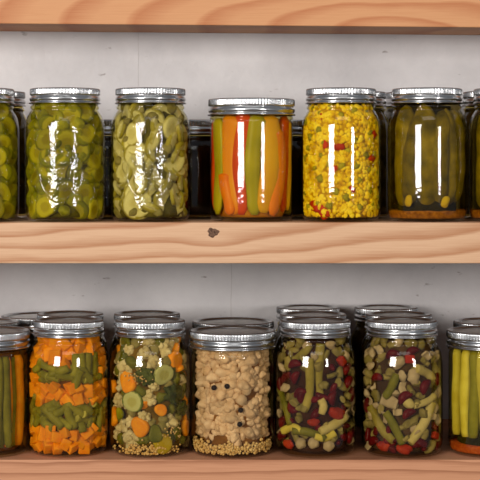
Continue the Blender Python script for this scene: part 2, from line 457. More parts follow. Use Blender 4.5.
def liq(name, r, g, b): return glass_mat('liquid_'+name, (r, g, b, 1), 0.35, 0.05, 1.2)
L_OLIVE = liq('olive', .93, .88, .55); L_GREEN = liq('green', .94, .90, .66); L_YEL = liq('yellow', .98, .92, .60)
L_DARK = liq('dark_olive', .90, .80, .42); L_ORG = liq('orange', .96, .88, .66); L_CLEAR = liq('amber', .94, .88, .72); L_CAUL = liq('pale_amber', .97, .92, .80); L_SAL = liq('salad', .93, .85, .68)
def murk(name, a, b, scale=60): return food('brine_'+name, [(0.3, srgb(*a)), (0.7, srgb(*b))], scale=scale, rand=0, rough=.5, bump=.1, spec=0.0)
B_OLIVE = murk('olive', (70, 64, 8), (112, 102, 18)); B_GREEN = murk('green', (72, 64, 16), (116, 104, 34))
B_PEP = murk('pepper', (170, 96, 10), (200, 130, 20)); B_REL = murk('relish', (186, 138, 8), (214, 168, 14))
B_DILL = murk('dill', (36, 32, 4), (60, 52, 8)); B_ORG = murk('orange', (92, 56, 16), (120, 72, 22))
B_MIX = murk('mixed', (92, 70, 18), (134, 100, 30)); B_CAUL = murk('cauliflower', (112, 70, 24), (150, 98, 40))
B_SAL = murk('salad', (50, 26, 14), (74, 44, 22)); B_SAL2 = murk('salad_pale', (64, 44, 24), (92, 68, 38))
B_BACK = murk('shadowed', (66, 56, 20), (110, 92, 40), 110); B_SHADE = murk('deep_shade', (30, 16, 14), (54, 26, 18), 120)  # rear jars: the shade behind the front row is put into these dark colours

UP, LOW = 236.5, -0.8
GU, GL = 'front row of jars on the middle shelf', 'front row of jars on the bottom shelf'
J0 = make_jar(PINT, -21, 43, UP, 'green pickle jar cut off by the left edge on the middle shelf', GU, L_OLIVE, B_OLIVE, rot=.3)
J1 = make_jar(PINT, 65, 43, UP, 'embossed jar of round yellow-green pickle chips, first whole jar on the middle shelf', GU, L_OLIVE, B_OLIVE, outer=WAVY_GLASS, rot=.9)
J2 = make_jar(PINT, 150.5, 43, UP, 'embossed jar of large pale cucumber slices between pickle chips and pepper strips', GU, L_GREEN, B_GREEN, outer=WAVY_GLASS, rot=1.7)
J3 = make_jar(WIDE, 251.5, 46.5, UP, 'wide mouth jar of red, orange and yellow pepper strips', GU, L_YEL, B_PEP, top=104, rot=.1)
J4 = make_jar(PINT, 341, 43, UP, 'jar of bright yellow chopped relish with red flecks', GU, L_YEL, B_REL, inset=3.6, rot=2.2)
J5 = make_jar(PINT, 427, 43, UP, 'whole jar of dark olive dill pickles with brown sediment', GU, L_DARK, B_DILL, inset=10, rot=.5)
J6 = make_jar(PINT, 509, 43, UP, 'dill pickle jar cut off by the right edge on the middle shelf', GU, L_DARK, B_DILL, inset=10, rot=1.1)
K0 = make_jar(WIDE, -13.5, 44, LOW, 'wide mouth jar of upright green beans and carrot sticks at the bottom left edge', GL, L_ORG, B_ORG, top=104, rot=.4)
K1 = make_jar(ROUND, 68.6, 46, LOW, 'jar layered with carrot cubes and cut green beans', GL, L_ORG, B_ORG, rot=1.3)
K2 = make_jar(ROUND, 150.2, 45, LOW, 'jar of mixed garden vegetables with cauliflower, carrot and cucumber', GL, L_CLEAR, B_MIX, rot=2.5)
K3 = make_jar(WIDE, 232.5, 45.5, LOW, 'wide mouth jar of cauliflower florets with peppercorns and mustard seeds', GL, L_CAUL, B_CAUL, top=104, rot=.7)
K4 = make_jar(ROUND, 315.5, 43, LOW, 'jar of bean salad with two upright pods and a red tomato piece', GL, L_SAL, B_SAL, rot=1.9)
K5 = make_jar(ROUND, 402, 43, LOW, 'jar of bean salad with pale diagonal pods, second from the right', GL, L_SAL, B_SAL2, rot=.2)
K6 = make_jar(WIDE, 490, 46, LOW, 'wide mouth jar of upright yellow wax beans at the bottom right edge', GL, L_YEL, B_DILL, top=104, rot=1.5)

GR = 'jars standing behind the front row'
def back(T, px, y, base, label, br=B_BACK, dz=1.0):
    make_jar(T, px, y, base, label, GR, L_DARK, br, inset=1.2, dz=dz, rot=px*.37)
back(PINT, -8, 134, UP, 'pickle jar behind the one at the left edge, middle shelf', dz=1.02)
back(SHORT, 107, 136, UP, 'short dark jar seen between the two embossed pickle jars', B_SHADE)
back(SHORT, 193, 136, UP, 'short dark jar behind, left of the pepper strips', B_SHADE)
back(SHORT, 278, 138, UP, 'short dark jar behind, between pepper strips and yellow relish', B_SHADE)
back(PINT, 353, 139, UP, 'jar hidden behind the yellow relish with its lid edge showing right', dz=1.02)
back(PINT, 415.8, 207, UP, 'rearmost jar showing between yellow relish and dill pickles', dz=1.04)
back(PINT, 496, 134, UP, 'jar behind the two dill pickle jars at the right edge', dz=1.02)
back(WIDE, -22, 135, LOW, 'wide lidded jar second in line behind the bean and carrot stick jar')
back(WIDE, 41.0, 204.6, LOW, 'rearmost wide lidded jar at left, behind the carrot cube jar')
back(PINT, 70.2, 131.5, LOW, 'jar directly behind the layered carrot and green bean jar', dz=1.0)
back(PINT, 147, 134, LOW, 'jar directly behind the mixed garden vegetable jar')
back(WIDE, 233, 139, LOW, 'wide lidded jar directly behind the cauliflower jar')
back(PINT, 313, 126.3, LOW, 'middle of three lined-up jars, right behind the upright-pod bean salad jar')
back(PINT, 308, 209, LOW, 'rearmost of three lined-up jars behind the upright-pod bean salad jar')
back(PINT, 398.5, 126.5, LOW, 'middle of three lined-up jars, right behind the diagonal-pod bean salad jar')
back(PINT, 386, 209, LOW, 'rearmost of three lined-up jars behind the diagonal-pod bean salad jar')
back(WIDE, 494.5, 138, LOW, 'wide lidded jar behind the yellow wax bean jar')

# ------------------------------------------------------------------ contents
def frame(J, th):
    """th: angle round the jar, 0 faces the camera, positive to the right"""
    n = Vector((math.sin(th), -math.cos(th), 0)); t = Vector((math.cos(th), math.sin(th), 0))
    return n, t, Vector((0, 0, 1))
def orient(J, th, mode, a=0.0, jit=0.0, rnd=random):
    n, t, u = frame(J, th)
    if mode == 'stick':       # local Z runs along the glass, a = lean from upright
        z = u*math.cos(a)+t*math.sin(a); y = -n
    elif mode == 'face':      # local Z looks out of the jar
        z = n; y = u*math.cos(a)+t*math.sin(a)
    else:                     # random tumble
        q = Euler((rnd.uniform(0, 6.3), rnd.uniform(0, 6.3), rnd.uniform(0, 6.3))).to_matrix(); return q
    y = (y-z*y.dot(z)).normalized(); x = y.cross(z)
    M = Matrix((x, y, z)).transposed()
    if jit:
        M = Euler((rnd.uniform(-jit, jit), rnd.uniform(-jit, jit), rnd.uniform(-jit, jit))).to_matrix() @ M
    return M
_co = {}
def coords(me):
    if me.name not in _co:
        a = np.empty(len(me.vertices)*3); me.vertices.foreach_get('co', a); _co[me.name] = a.reshape(-1, 3)*1000
    return _co[me.name]

def put(J, me, name, label, cat, group, th=None, u=None, py=None, z=None, mode='rand', a=0.0, jit=0.0, s=1.0, rnd=random, depth=0.0, kind=None, gap=0.15):
    """set a piece against the inside of the glass; u = sideways mm from the axis, py = picture row"""
    T = J['T']
    if z is None:
        z = ZC-(py-165)*1.006-J['base']
    if th is None:
        ri = r_in(T, z)-5; th = math.asin(max(-.98, min(.98, u/ri)))
    M = orient(J, th, mode, a, jit, rnd)
    sv = Vector(s) if isinstance(s, (tuple, list)) else Vector((s, s, s))
    MA = np.array(M) @ np.diag(sv)
    P = coords(me) @ MA.T
    n, t, _ = frame(J, th)
    d = r_in(T, z)-2
    zmin = P[:, 2].min()+z
    top = T['prof'][-1][1]-5
    if zmin < 1.9: z += 1.9-zmin
    zmax = P[:, 2].max()+z
    if zmax > top: z -= zmax-top
    for _ in range(12):
        W = P+np.array([n.x*d, n.y*d, z])
        rr = np.hypot(W[:, 0], W[:, 1]); lim = np.interp(W[:, 2], T['zs'], T['rs'])-1.0-gap
        ex = (rr-lim).max()
        if ex < 0.02: break
        d -= ex*1.02
    d -= depth
    o = link(name, me)
    o.matrix_world = Matrix.Translation(((J['x']+n.x*d)*MM, (J['y']+n.y*d)*MM, (J['base']+z)*MM)) @ Matrix(MA.tolist()).to_4x4()
    tag(o, label, cat, group, kind)
    J['placed'].append((n.x*d, n.y*d, z))
    return o

def scatter(J, meshes, name, label, cat, group, n, zr, sep, mode='rand', seed=1, thr=(-2.0, 2.0), s=(.85, 1.15), jit=0.3, a=(-3.14, 3.14), depth=0.0, avoid=None, sizes=None):
    rnd = random.Random(seed); made = 0; T = J['T']; tries = 0
    while made < n and tries < n*60:
        tries += 1
        th = rnd.uniform(*thr); z = rnd.uniform(*zr)
        d = r_in(T, z)-sep*.5-depth
        p = (math.sin(th)*d, -math.cos(th)*d, z)
        ok = True
        for q in J['placed']:
            dd = (p[0]-q[0])**2+(p[1]-q[1])**2+(p[2]-q[2])**2
            if dd < (sep*(q[3] if len(q) > 3 else 1))**2: ok = False; break
        if not ok: continue
        me = rnd.choice(meshes)
        put(J, me, name, label, cat, group, th=th, z=z, mode=mode, a=rnd.uniform(*a), jit=jit, s=rnd.uniform(*s), rnd=rnd, depth=depth)
        made += 1
    return made

# ---- piece meshes
def m_chip(name, r, th, mat, seed, crinkle=0.0, lumpy=.06):
    """a slice: rounded rim, wavy faces"""
    rnd = random.Random(seed); ph = rnd.uniform(0, 6)
    prof = [(0, th/2), (r*.35, th/2*.96), (r*.62, th/2), (r*.85, th/2*.95), (r*.96, th/2*.7), (r, 0), (r*.96, -th/2*.7), (r*.85, -th/2*.95), (r*.62, -th/2), (r*.35, -th/2*.96), (0, -th/2)]
    v, f = lathe(prof, 28)
    out = []
    for x, y, z in v:
        a = math.atan2(y, x); rr = math.hypot(x, y); k = 1+lumpy*math.sin(2*a+ph)+lumpy*.6*math.sin(3*a+ph*2)
        bend = .0035*rr*rr*math.cos(2*a+ph)
        out.append((x*k, y*k, z+bend+crinkle*math.sin(x*1.5)))
    return mesh_from(name, out, f, [mat])
def m_cube(name, sx, sy, sz, mat, seed):
    import bmesh
    rnd = random.Random(seed); bm = bmesh.new(); bmesh.ops.create_cube(bm, size=1)
    for v in bm.verts: v.co = Vector((v.co.x*sx, v.co.y*sy, v.co.z*sz))*MM+Vector([rnd.uniform(-.9, .9)*MM for _ in range(3)])
    bmesh.ops.bevel(bm, geom=list(bm.edges), offset=1.3*MM, segments=2, affect='EDGES', profile=0.6)
    me = bpy.data.meshes.new(name); bm.to_mesh(me); bm.free(); me.materials.append(mat)
    me.polygons.foreach_set('use_smooth', [True]*len(me.polygons)); return me
def m_stick(name, L, r, mat, seed, bend=2.0, flat=.85, tipa=.85, tipb=.85, matend=None, n=12, seg=14, sec=None, wob=.05):
    rnd = random.Random(seed); ph = rnd.uniform(0, 6); pts = []; rad = []
    for i in range(seg+1):
        t = i/seg; s = math.sin(t*math.pi)
        pts.append((bend*(s-.5)+.4*math.sin(t*7+ph), .5*math.sin(t*5+ph), (t-.5)*L))
        e = min(1, t*L/(r*1.2)); e2 = min(1, (1-t)*L/(r*1.2))
        k = (tipa+(1-tipa)*e**.6)*(tipb+(1-tipb)*e2**.6)
        rad.append(r*k*(1+wob*math.sin(t*11+ph)))
    v, f = sweep(pts, rad, n, flat, section=sec)
    idx = [0]*(len(f)-2)+[1, 1] if matend else None
    me = mesh_from(name, v, f, [mat]+([matend] if matend else []), idx=idx)
    for p in list(me.polygons)[-2:]: p.use_smooth = False
    return me
def m_floret(name, r, mat, seed):
    rnd = random.Random(seed); parts = []
    v, f = blob(r*.78, r*.78, r*.72, 4, .12, 1.3, seed+.3, bumps=10); parts.append((v, f, 0))
    for i in range(9):
        a = i*2.4+rnd.uniform(-.3, .3); el = -.35+i*.17+rnd.uniform(-.1, .1); d = r*.60
        k = rnd.uniform(.85, 1.2)
        v, f = blob(r*.40*k, r*.40*k, r*.36*k, 3, .15, 1.6, seed+i*1.7, bumps=7)
        parts.append((xf(v, Matrix.Translation((d*math.cos(a)*math.cos(el), d*math.sin(a)*math.cos(el), d*math.sin(el)))), f, 0))
    v, f = sweep([(0, 0, -r*.3), (.6, 0, -r*.8), (1.0, .4, -r*1.1)], [r*.5, r*.40, r*.36], 12); parts.append((v, f, 0))
    V, F, I = join(parts); return mesh_from(name, V, F, [mat])
def m_blob(name, rx, ry, rz, mat, seed, sub=3, amp=.15, freq=1.4, bumps=0):
    v, f = blob(rx, ry, rz, sub, amp, freq, seed, bumps); return mesh_from(name, v, f, [mat])
def m_kidney(name, L, mat, seed):
    v, f = ico(3); out = []
    for x, y, z in v:
        out.append((x*L*.27+.16*L*(z*z-.4), y*L*.24, z*L*.5))
    return mesh_from(name, out, f, [mat])
def m_petal(name, w_, h, th, mat, seed):
    """curved onion / celery piece"""
    nx, nz = 8, 6; v = []; f = []
    rnd = random.Random(seed); c = rnd.uniform(.6, 1.2)
    for s in (1, -1):
        for i in range(nx+1):
            for k in range(nz+1):
                a = (i/nx-.5)*c*1.6; zz = (k/nz-.5)*h*(1-.25*abs(i/nx-.5)*2)
                e = min(i, nx-i, k, nz-k); tk = th/2*(1 if e > 0 else .35)
                R0 = w_/1.6/c; rr = R0+s*tk
                v.append((rr*math.sin(a), rr*math.cos(a)-R0, zz))
    o = (nx+1)*(nz+1)
    for i in range(nx):
        for k in range(nz):
            a = i*(nz+1)+k; b = a+nz+1
            f.append((a, b, b+1, a+1)); f.append((o+a, o+a+1, o+b+1, o+b))
    rim = [i*(nz+1) for i in range(nx+1)]+[nx*(nz+1)+k for k in range(1, nz+1)]+[i*(nz+1)+nz for i in range(nx-1, -1, -1)]+[k for k in range(nz-1, 0, -1)]
    for a, b in zip(rim, rim[1:]+rim[:1]): f.append((a, o+a, o+b, b))
    return mesh_from(name, v, f, [mat])

# ---- food materials
F_CHIP = disc_food('pickle_chip', srgb(128, 126, 14), srgb(182, 170, 34), srgb(162, 146, 22), 13, rand=.32)
F_SLICE = disc_food('cucumber_slice', srgb(168, 152, 52), srgb(228, 214, 150), srgb(214, 198, 126), 17)
F_SLICEP = disc_food('cucumber_pale', srgb(110, 120, 46), srgb(198, 194, 122), srgb(184, 176, 96), 12)
F_CHIPG = food('pickle_green', [(.3, srgb(112, 112, 12)), (.7, srgb(176, 168, 34))], 90)
F_PY = food('pepper_yellow', [(.3, srgb(214, 146, 8)), (.7, srgb(226, 172, 20))], 25, rough=.3, rand=.06, tone=.78)
F_PO = food('pepper_orange', [(.3, srgb(222, 106, 6)), (.7, srgb(234, 134, 14))], 25, rough=.3, rand=.06, tone=.77)
F_PR = food('pepper_red', [(.3, srgb(198, 56, 6)), (.7, srgb(216, 84, 12))], 25, rough=.3, rand=.06, tone=.77)
F_PYO = food('pepper_amber', [(.3, srgb(222, 122, 6)), (.7, srgb(230, 150, 14))], 25, rough=.3, rand=.05, tone=.77)
F_PG = food('pepper_lime', [(.3, srgb(150, 140, 14)), (.7, srgb(184, 168, 34))], 25, rough=.3, rand=.06, tone=.77)
F_REL = food('relish_yellow', [(.34, srgb(196, 146, 8)), (.5, srgb(238, 198, 20)), (.66, srgb(250, 222, 66))], 110, rand=0, bump=.3, tone=.84)
F_RED = food('red_bit', [(.3, srgb(190, 40, 8)), (.7, srgb(220, 70, 14))], 90)
F_GRN = food('green_bit', [(.3, srgb(150, 138, 18)), (.7, srgb(184, 170, 40))], 90)
F_DILL = food('dill_pickle', [(.3, srgb(88, 78, 10)), (.55, srgb(132, 116, 18)), (.75, srgb(164, 144, 34))], 70, tone=.72, rough=.35, rand=.15, bump=.5, bscale=260)
F_GARL = food('garlic', [(.3, srgb(190, 156, 20)), (.7, srgb(216, 190, 50))], 60)
F_SED = food('sediment', [(.3, srgb(128, 72, 14)), (.7, srgb(190, 124, 44))], 300, rand=0, rough=.8)
F_SEDR = food('red_sediment', [(.3, srgb(150, 52, 16)), (.7, srgb(190, 90, 30))], 300, rand=0, rough=.8)
F_CAR = food('carrot', [(.3, srgb(224, 126, 8)), (.7, srgb(238, 156, 30))], 90, rand=.18, tone=.80)
F_BEAN = food('green_bean', [(.3, srgb(116, 112, 24)), (.7, srgb(152, 144, 50))], 90, rand=.2)
F_BEANE = food('bean_end', [(.3, srgb(160, 152, 60)), (.7, srgb(184, 174, 88))], 200)
F_CAUL = food('cauliflower', [(.3, srgb(196, 156, 112)), (.7, srgb(224, 190, 150))], 70, rand=.2, bump=.7, bscale=380, tone=.78)
F_CAULY = food('cauliflower_pale', [(.3, srgb(196, 172, 112)), (.7, srgb(226, 208, 158))], 90, rand=.12, bump=.7, bscale=380, tone=.78)
F_MUST = food('mustard_seed', [(.3, srgb(196, 140, 56)), (.7, srgb(250, 216, 150))], 600, rand=0)
F_PCORN = food('peppercorn', [(.3, srgb(24, 16, 14)), (.7, srgb(50, 34, 28))], 600)
F_KID = food('kidney_bean', [(.3, srgb(74, 8, 12)), (.7, srgb(112, 20, 22))], 60, rough=.28)
F_POD = food('bean_pod', [(.3, srgb(134, 122, 44)), (.7, srgb(168, 152, 74))], 80, rand=.15)
F_PODP = food('pale_pod', [(.3, srgb(184, 166, 92)), (.7, srgb(214, 198, 130))], 80, rand=.1)
F_TOM = food('tomato', [(.3, srgb(160, 40, 22)), (.7, srgb(188, 66, 34))], 60)
F_ONI = food('onion', [(.3, srgb(172, 150, 112)), (.7, srgb(204, 184, 148))], 60, rand=.12)
F_CEL = food('celery', [(.3, srgb(128, 116, 58)), (.7, srgb(160, 144, 84))], 80, rand=.15)
F_HERB = food('herb', [(.3, srgb(58, 66, 20)), (.7, srgb(96, 100, 40))], 200, rand=.2, bump=.8, bscale=700)
F_WAX = food('wax_bean', [(.3, srgb(196, 176, 60)), (.7, srgb(222, 206, 96))], 60, rand=.12)
F_WAXG = food('wax_green', [(.3, srgb(122, 118, 20)), (.7, srgb(156, 146, 40))], 60, rand=.12)
F_STEM = food('garden_green', [(.3, srgb(92, 92, 20)), (.7, srgb(130, 124, 40))], 60, rand=.12)

# ---- J0, J1: pickle chips
chips = [m_chip('pickle_chip', 11.5+i*1.2, 7.5, F_CHIP, i, 0, .12) for i in range(4)]
nubs = [m_blob('pickle_nub', 8.5, 7.5, 6.5, F_CHIPG, i*1.3, 3, .35, 1.2) for i in range(3)]
for J, sd, wh in ((J1, 11, 'in the embossed chip jar'), (J0, 31, 'in the jar cut off at the left edge')):
    g = 'pickle chips '+wh; lb = 'round yellow-green pickle chip '+wh
    if J is J1:
        put(J1, chips[1], 'pickle_chip', 'round pickle chip flat against the glass at lower left of the embossed jar', 'pickle', None, u=-15, py=207, mode='face', s=.92)
        put(J1, chips[3], 'pickle_chip', 'large pickle chip at the bottom right of the embossed jar, lying aslant', 'pickle', None, u=16, py=209, mode='face', s=.95, jit=.6, rnd=random.Random(2))
        put(J1, chips[2], 'pickle_chip', 'wide pickle chip just under the neck of the embossed chip jar', 'pickle', None, u=8, py=118, mode='face', s=1.0, jit=.4, rnd=random.Random(3))
    thr = (-2.0, 2.0) if J is J1 else (.2, 2.1)
    scatter(J, chips, 'pickle_chip', lb, 'pickle', g, 70, (8, 114), 15.5, 'face', sd, thr=thr, jit=.55, s=(.8, 1.1))
    scatter(J, nubs, 'pickle_nub', 'lumpy green pickle end '+wh, 'pickle', 'pickle ends '+wh, 60, (8, 118), 10.5, 'rand', sd+1, thr=thr, s=(.8, 1.1), depth=1.5)
    scatter(J, chips, 'pickle_chip', lb, 'pickle', g, 40, (10, 104), 8.5, 'rand', sd+2, thr=thr, s=(.8, 1.0), depth=4.5)

# ---- J2: cucumber slices, many seen edge on
sl = [m_chip('cucumber_slice', 15.5+i, 6.5, F_SLICE, i+20, .35, .08) for i in range(4)]
wh = 'in the sliced cucumber jar'
for u, py, a, jt, s in ((-22, 132, 0, .5, .95), (4, 124, 0, .45, 1.05), (24, 128, 0, .6, .8), (-12, 209, 0, .35, 1.05), (22, 196, .5, .8, .95), (26, 160, 0, .5, .85)):
    put(J2, sl[abs(int(u)) % 4], 'cucumber_slice', None, 'cucumber', None, u=u, py=py, mode='face', a=a, jit=jt, s=s, rnd=random.Random(int(py)))
lab2 = ['pale cucumber slice at the upper left shoulder of the sliced cucumber jar', 'large pale cucumber slice under the lid of the sliced cucumber jar', 'greenish cucumber slice at upper right of the sliced cucumber jar',
        'pale oval cucumber slice at the bottom left of the sliced cucumber jar', 'ridged cucumber slice at lower right of the sliced cucumber jar', 'cucumber slice halfway up the right side of the sliced cucumber jar']
for o, lb in zip([o for o in COL.objects if o.name.startswith('cucumber_slice')], lab2): o['label'] = lb
rn = random.Random(8)
for k in range(8):
    for u in (-27, -9, 9, 27):
        z = 16+k*12.5+rn.uniform(-3, 3)+(u == 9)*5
        if z > 112: continue
        put(J2, rn.choice(sl), 'cucumber_slice', 'overlapping pale cucumber slice '+wh, 'cucumber', 'overlapping cucumber slices', th=u/26+rn.uniform(-.15, .15), z=z, mode='face', a=rn.uniform(-3, 3), jit=.62, s=rn.uniform(.62, .95), rnd=rn, depth=rn.uniform(0, 3))
scatter(J2, sl, 'cucumber_slice', 'cucumber slice turned at an angle '+wh, 'cucumber', 'tumbled cucumber slices', 40, (12, 116), 11, 'rand', 6, s=(.7, .95), depth=1)
scatter(J2, [m_blob('pickle_nub', 8.5, 7.5, 6.5, F_CEL, 2.3, 3, .35, 1.2)], 'pickle_nub', 'green lump among the slices '+wh, 'pickle', 'green lumps '+wh, 30, (8, 118), 10, 'rand', 16, s=(.6, .9), depth=1)

# ---- J3: pepper strips
def m_strip(name, L, w_, t_, mat, seed, bend=5, lean=0, taper=.6):
    rnd = random.Random(seed); ph = rnd.uniform(0, 6); seg = 22; pts = []; rad = []
    for i in range(seg+1):
        t = i/seg
        pts.append((bend*(math.sin(t*math.pi)-.5)+lean*(t-.5)+1.0*math.sin(t*6+ph), .6*math.sin(t*4+ph), (t-.5)*L))
        e = min(1, (t+.02)/.10)**.5*min(1, (1.02-t)/.06)**.5
        rad.append(w_/2*e*(taper+(1-taper)*t)*(1+.05*math.sin(t*13+ph)))
    v, f = sweep(pts, rad, 18, t_/w_)
    return mesh_from(name, v, f, [mat])
for i, (u, zc_, L, w_, mat, bend, lean, lb) in enumerate([
    (-33, 56, 94, 17, F_PG, 1, 0, 'olive-yellow pepper strip at the left glass edge'),
    (-22.5, 57, 96, 19, F_PYO, -6, -1, 'long yellow pepper strip, curved, second from the left edge'),
    (-25, 28, 40, 13, F_PO, -3, -9, 'short orange pepper strip at the bottom left of the pepper jar'),
    (-11.5, 58, 98, 15, F_PR, -1, 3, 'red-orange pepper strip left of the lime one'),
    (2.5, 57, 96, 15, F_PG, -2, 3, 'lime green pepper strip in the middle of the pepper jar'),
    (17, 58, 94, 20, F_PY, 5, 5, 'broad yellow pepper strip right of the lime one'),
    (25.5, 50, 84, 15, F_PO, 6, 8, 'orange pepper strip, curved and leaning, right of the broad yellow one'),
    (34.5, 58, 94, 15, F_PR, 3, 2, 'red-orange pepper strip near the right glass edge')]):
    me = m_strip('pepper_strip', L*1.04, w_*1.22, 10, mat, i, bend, lean, .75)
    put(J3, me, 'pepper_strip', lb, 'pepper', 'coloured pepper strips', u=u, z=zc_, mode='stick', depth=(i % 2)*1.2 if i not in (2, 6) else 0)
for i in range(9):
    put(J3, m_strip('pepper_strip', 92, 16, 9, (F_PY, F_PO, F_PR)[i % 3], i+30, 3, 2), 'pepper_strip', ('yellow', 'orange', 'red')[i % 3]+' pepper strip round the back of the pepper jar', 'pepper', 'pepper strips behind the front ones, '+('yellow', 'orange', 'red')[i % 3],
        th=1.45+i*.41, z=57, mode='stick')

# ---- J4: relish
rn = random.Random(3); parts = []
for i in range(2300):
    th = rn.uniform(-2.1, 2.1); z = rn.uniform(5, 118); rr = r_in(PINT, z)-rn.uniform(2.4, 5.2)
    r0 = rn.uniform(1.8, 3.4)
    v, f = ico(2)
    E = Euler((rn.uniform(0, 6), rn.uniform(0, 6), rn.uniform(0, 6))).to_matrix()
    k = (rn.uniform(.7, 1.15), rn.uniform(.7, 1.1), rn.uniform(.6, 1))
    c = Vector((math.sin(th)*rr, -math.cos(th)*rr, max(z, 4+r0)))
    vv = []
    for p in v:
        q = E @ Vector((p[0]*r0*k[0], p[1]*r0*k[1], p[2]*r0*k[2]))+c
        R = math.hypot(q.x, q.y); lim = r_in(PINT, q.z)-1.1
        if R > lim: q.x *= lim/R; q.y *= lim/R
        vv.append(tuple(q))
    parts.append((vv, f, 0))
V, F, I = join(parts)
o = link('chopped_relish', mesh_from('chopped_relish', V, F, [F_REL])); o.location = (J4['x']*MM, J4['y']*MM, J4['base']*MM)
tag(o, 'bright yellow chopped corn relish filling the jar with red flecks', 'relish', None, 'stuff')
redm = [m_blob('red_pepper_bit', 5.2, 2.2, 3.8, F_RED, i*2.1, 2, .6, 1.5) for i in range(3)]
grm = [m_blob('green_pepper_bit', 3.8, 2.0, 3.2, F_GRN, i*2.1, 2, .5, 1.5) for i in range(3)]
for u, py, s, lb in ((-17, 145, .9, 'at the upper left'), (-3, 146, 1.2, 'in the middle, upper half'), (30, 134, 1.1, 'high on the right'), (27, 159, 1.1, 'halfway up on the right'), (-9, 168, 1.0, 'just below the middle'),
                     (-27, 206, 1.6, 'at the bottom left corner'), (-21, 211, 1.9, 'the large one at the bottom left'), (-14, 213, 1.0, 'on the floor of the jar, left'), (-20, 117, .8, 'under the lid at left'), (8, 189, .8, 'low in the middle')):
    put(J4, redm[int(abs(u)) % 3], 'red_pepper_bit', 'red pepper bit in the yellow relish, '+lb, 'pepper', 'red pepper bits in the relish', u=u, py=py, mode='stick', a=u*.1, s=s, gap=.1)
J4['placed'] = []
scatter(J4, grm, 'green_pepper_bit', 'small green pepper bit in the yellow relish', 'pepper', 'green pepper bits in the relish', 40, (8, 118), 12, 'stick', 4, s=(.7, 1.2), thr=(-1.4, 1.4))

# ---- J5, J6: dill pickles
def m_gherkin(name, L, r, seed, bend=4):
    rnd = random.Random(seed); ph = rnd.uniform(0, 6); seg = 26; pts = []; rad = []
    for i in range(seg+1):
        t = i/seg; pts.append((bend*math.sin(t*math.pi)-bend*.5, .0, (t-.5)*L))
        rad.append(max(.4, r*(max(0, 1-abs(2*t-1)**3.2))**.5*(1+.04*math.sin(t*17+ph))))
    v, f = sweep(pts, rad, 22, .9)
    v = [(x+.35*noise.noise(Vector((x, y, z))*.35), y+.5*noise.noise(Vector((y, z, x))*.4), z) for x, y, z in v]
    return mesh_from(name, v, f, [F_DILL])
def layer(J, name, label, cat, mat, z0, z1, wavy, seed, inset=.3):
    T = J['T']; rnd = random.Random(seed); n = 72; v = []; f = []
    prof = [(0, z0), (20, z0)]+[(r_in(T, z)-inset, z) for z in np.linspace(z0+.4, z1, 6)]+[(20, z1), (0, z1)]
    V, F = lathe(prof, n)
    V = [(x, y, z+(wavy*noise.noise(Vector((x*.09+seed, y*.09, 0))) if z > z1-1.5 else 0)) for x, y, z in V]
    o = link(name, mesh_from(name, V, F, [mat])); o.location = (J['x']*MM, J['y']*MM, J['base']*MM)
    tag(o, label, cat, None, 'stuff')
gk = [m_gherkin('dill_pickle', 100, 13.5, 1, 4), m_gherkin('dill_pickle', 94, 11.5, 2, -5), m_gherkin('dill_pickle', 98, 8.5, 3, 5), m_gherkin('dill_pickle', 70, 9, 4, 6)]
for i, (u, z, k, a, sc_, lb) in enumerate([(-30, 66, 0, .02, 1.06, 'against the left glass edge'), (-19, 64, 1, .14, 1, 'left of centre, leaning'), (-5, 67, 0, -.03, 1.06, 'in the middle behind the bright reflections'),
        (12, 66, 1, .05, 1.02, 'right of centre'), (23, 66, 2, -.06, 1, 'slim and curved, on the right'), (32, 66, 0, .0, .97, 'against the right glass edge')]):
    put(J5, gk[k], 'dill_pickle', 'dark olive dill pickle '+lb+' of the whole dill jar', 'pickle', 'dill pickles in the whole dill jar', u=u, z=z, mode='stick', a=a, s=sc_)
for i, (u, z, k, a) in enumerate([(-32, 62, 2, .03), (-22, 58, 1, .10), (-6, 62, 0, 0), (14, 62, 1, 0)]):
    put(J6, gk[k], 'dill_pickle', ('slim pickle at the left glass edge', 'leaning pickle next to the slim one', 'thick upright pickle', 'upright pickle furthest right')[i]+' of the dill jar cut off at right', 'pickle', 'dill pickles in the cut off dill jar', u=u, z=z, mode='stick', a=a)
gl = m_blob('garlic_clove', 4.2, 3, 6, F_GARL, 1.1, 3, .2)
put(J5, gl, 'garlic_clove', 'yellow garlic clove at the lower left of the whole dill jar', 'garlic', None, u=-21, py=201, mode='stick', a=.1)
put(J5, gl, 'garlic_clove', 'yellow garlic clove at the lower right of the whole dill jar', 'garlic', None, u=14, py=202, mode='stick', a=.5, s=1.05)
for J, q in ((J5, 'whole dill jar'), (J6, 'cut off dill jar')):
    layer(J, 'spice_sediment', 'brown spice sediment on the floor of the '+q, 'sediment', F_SED, 3.0, 11, 2.5, 3)

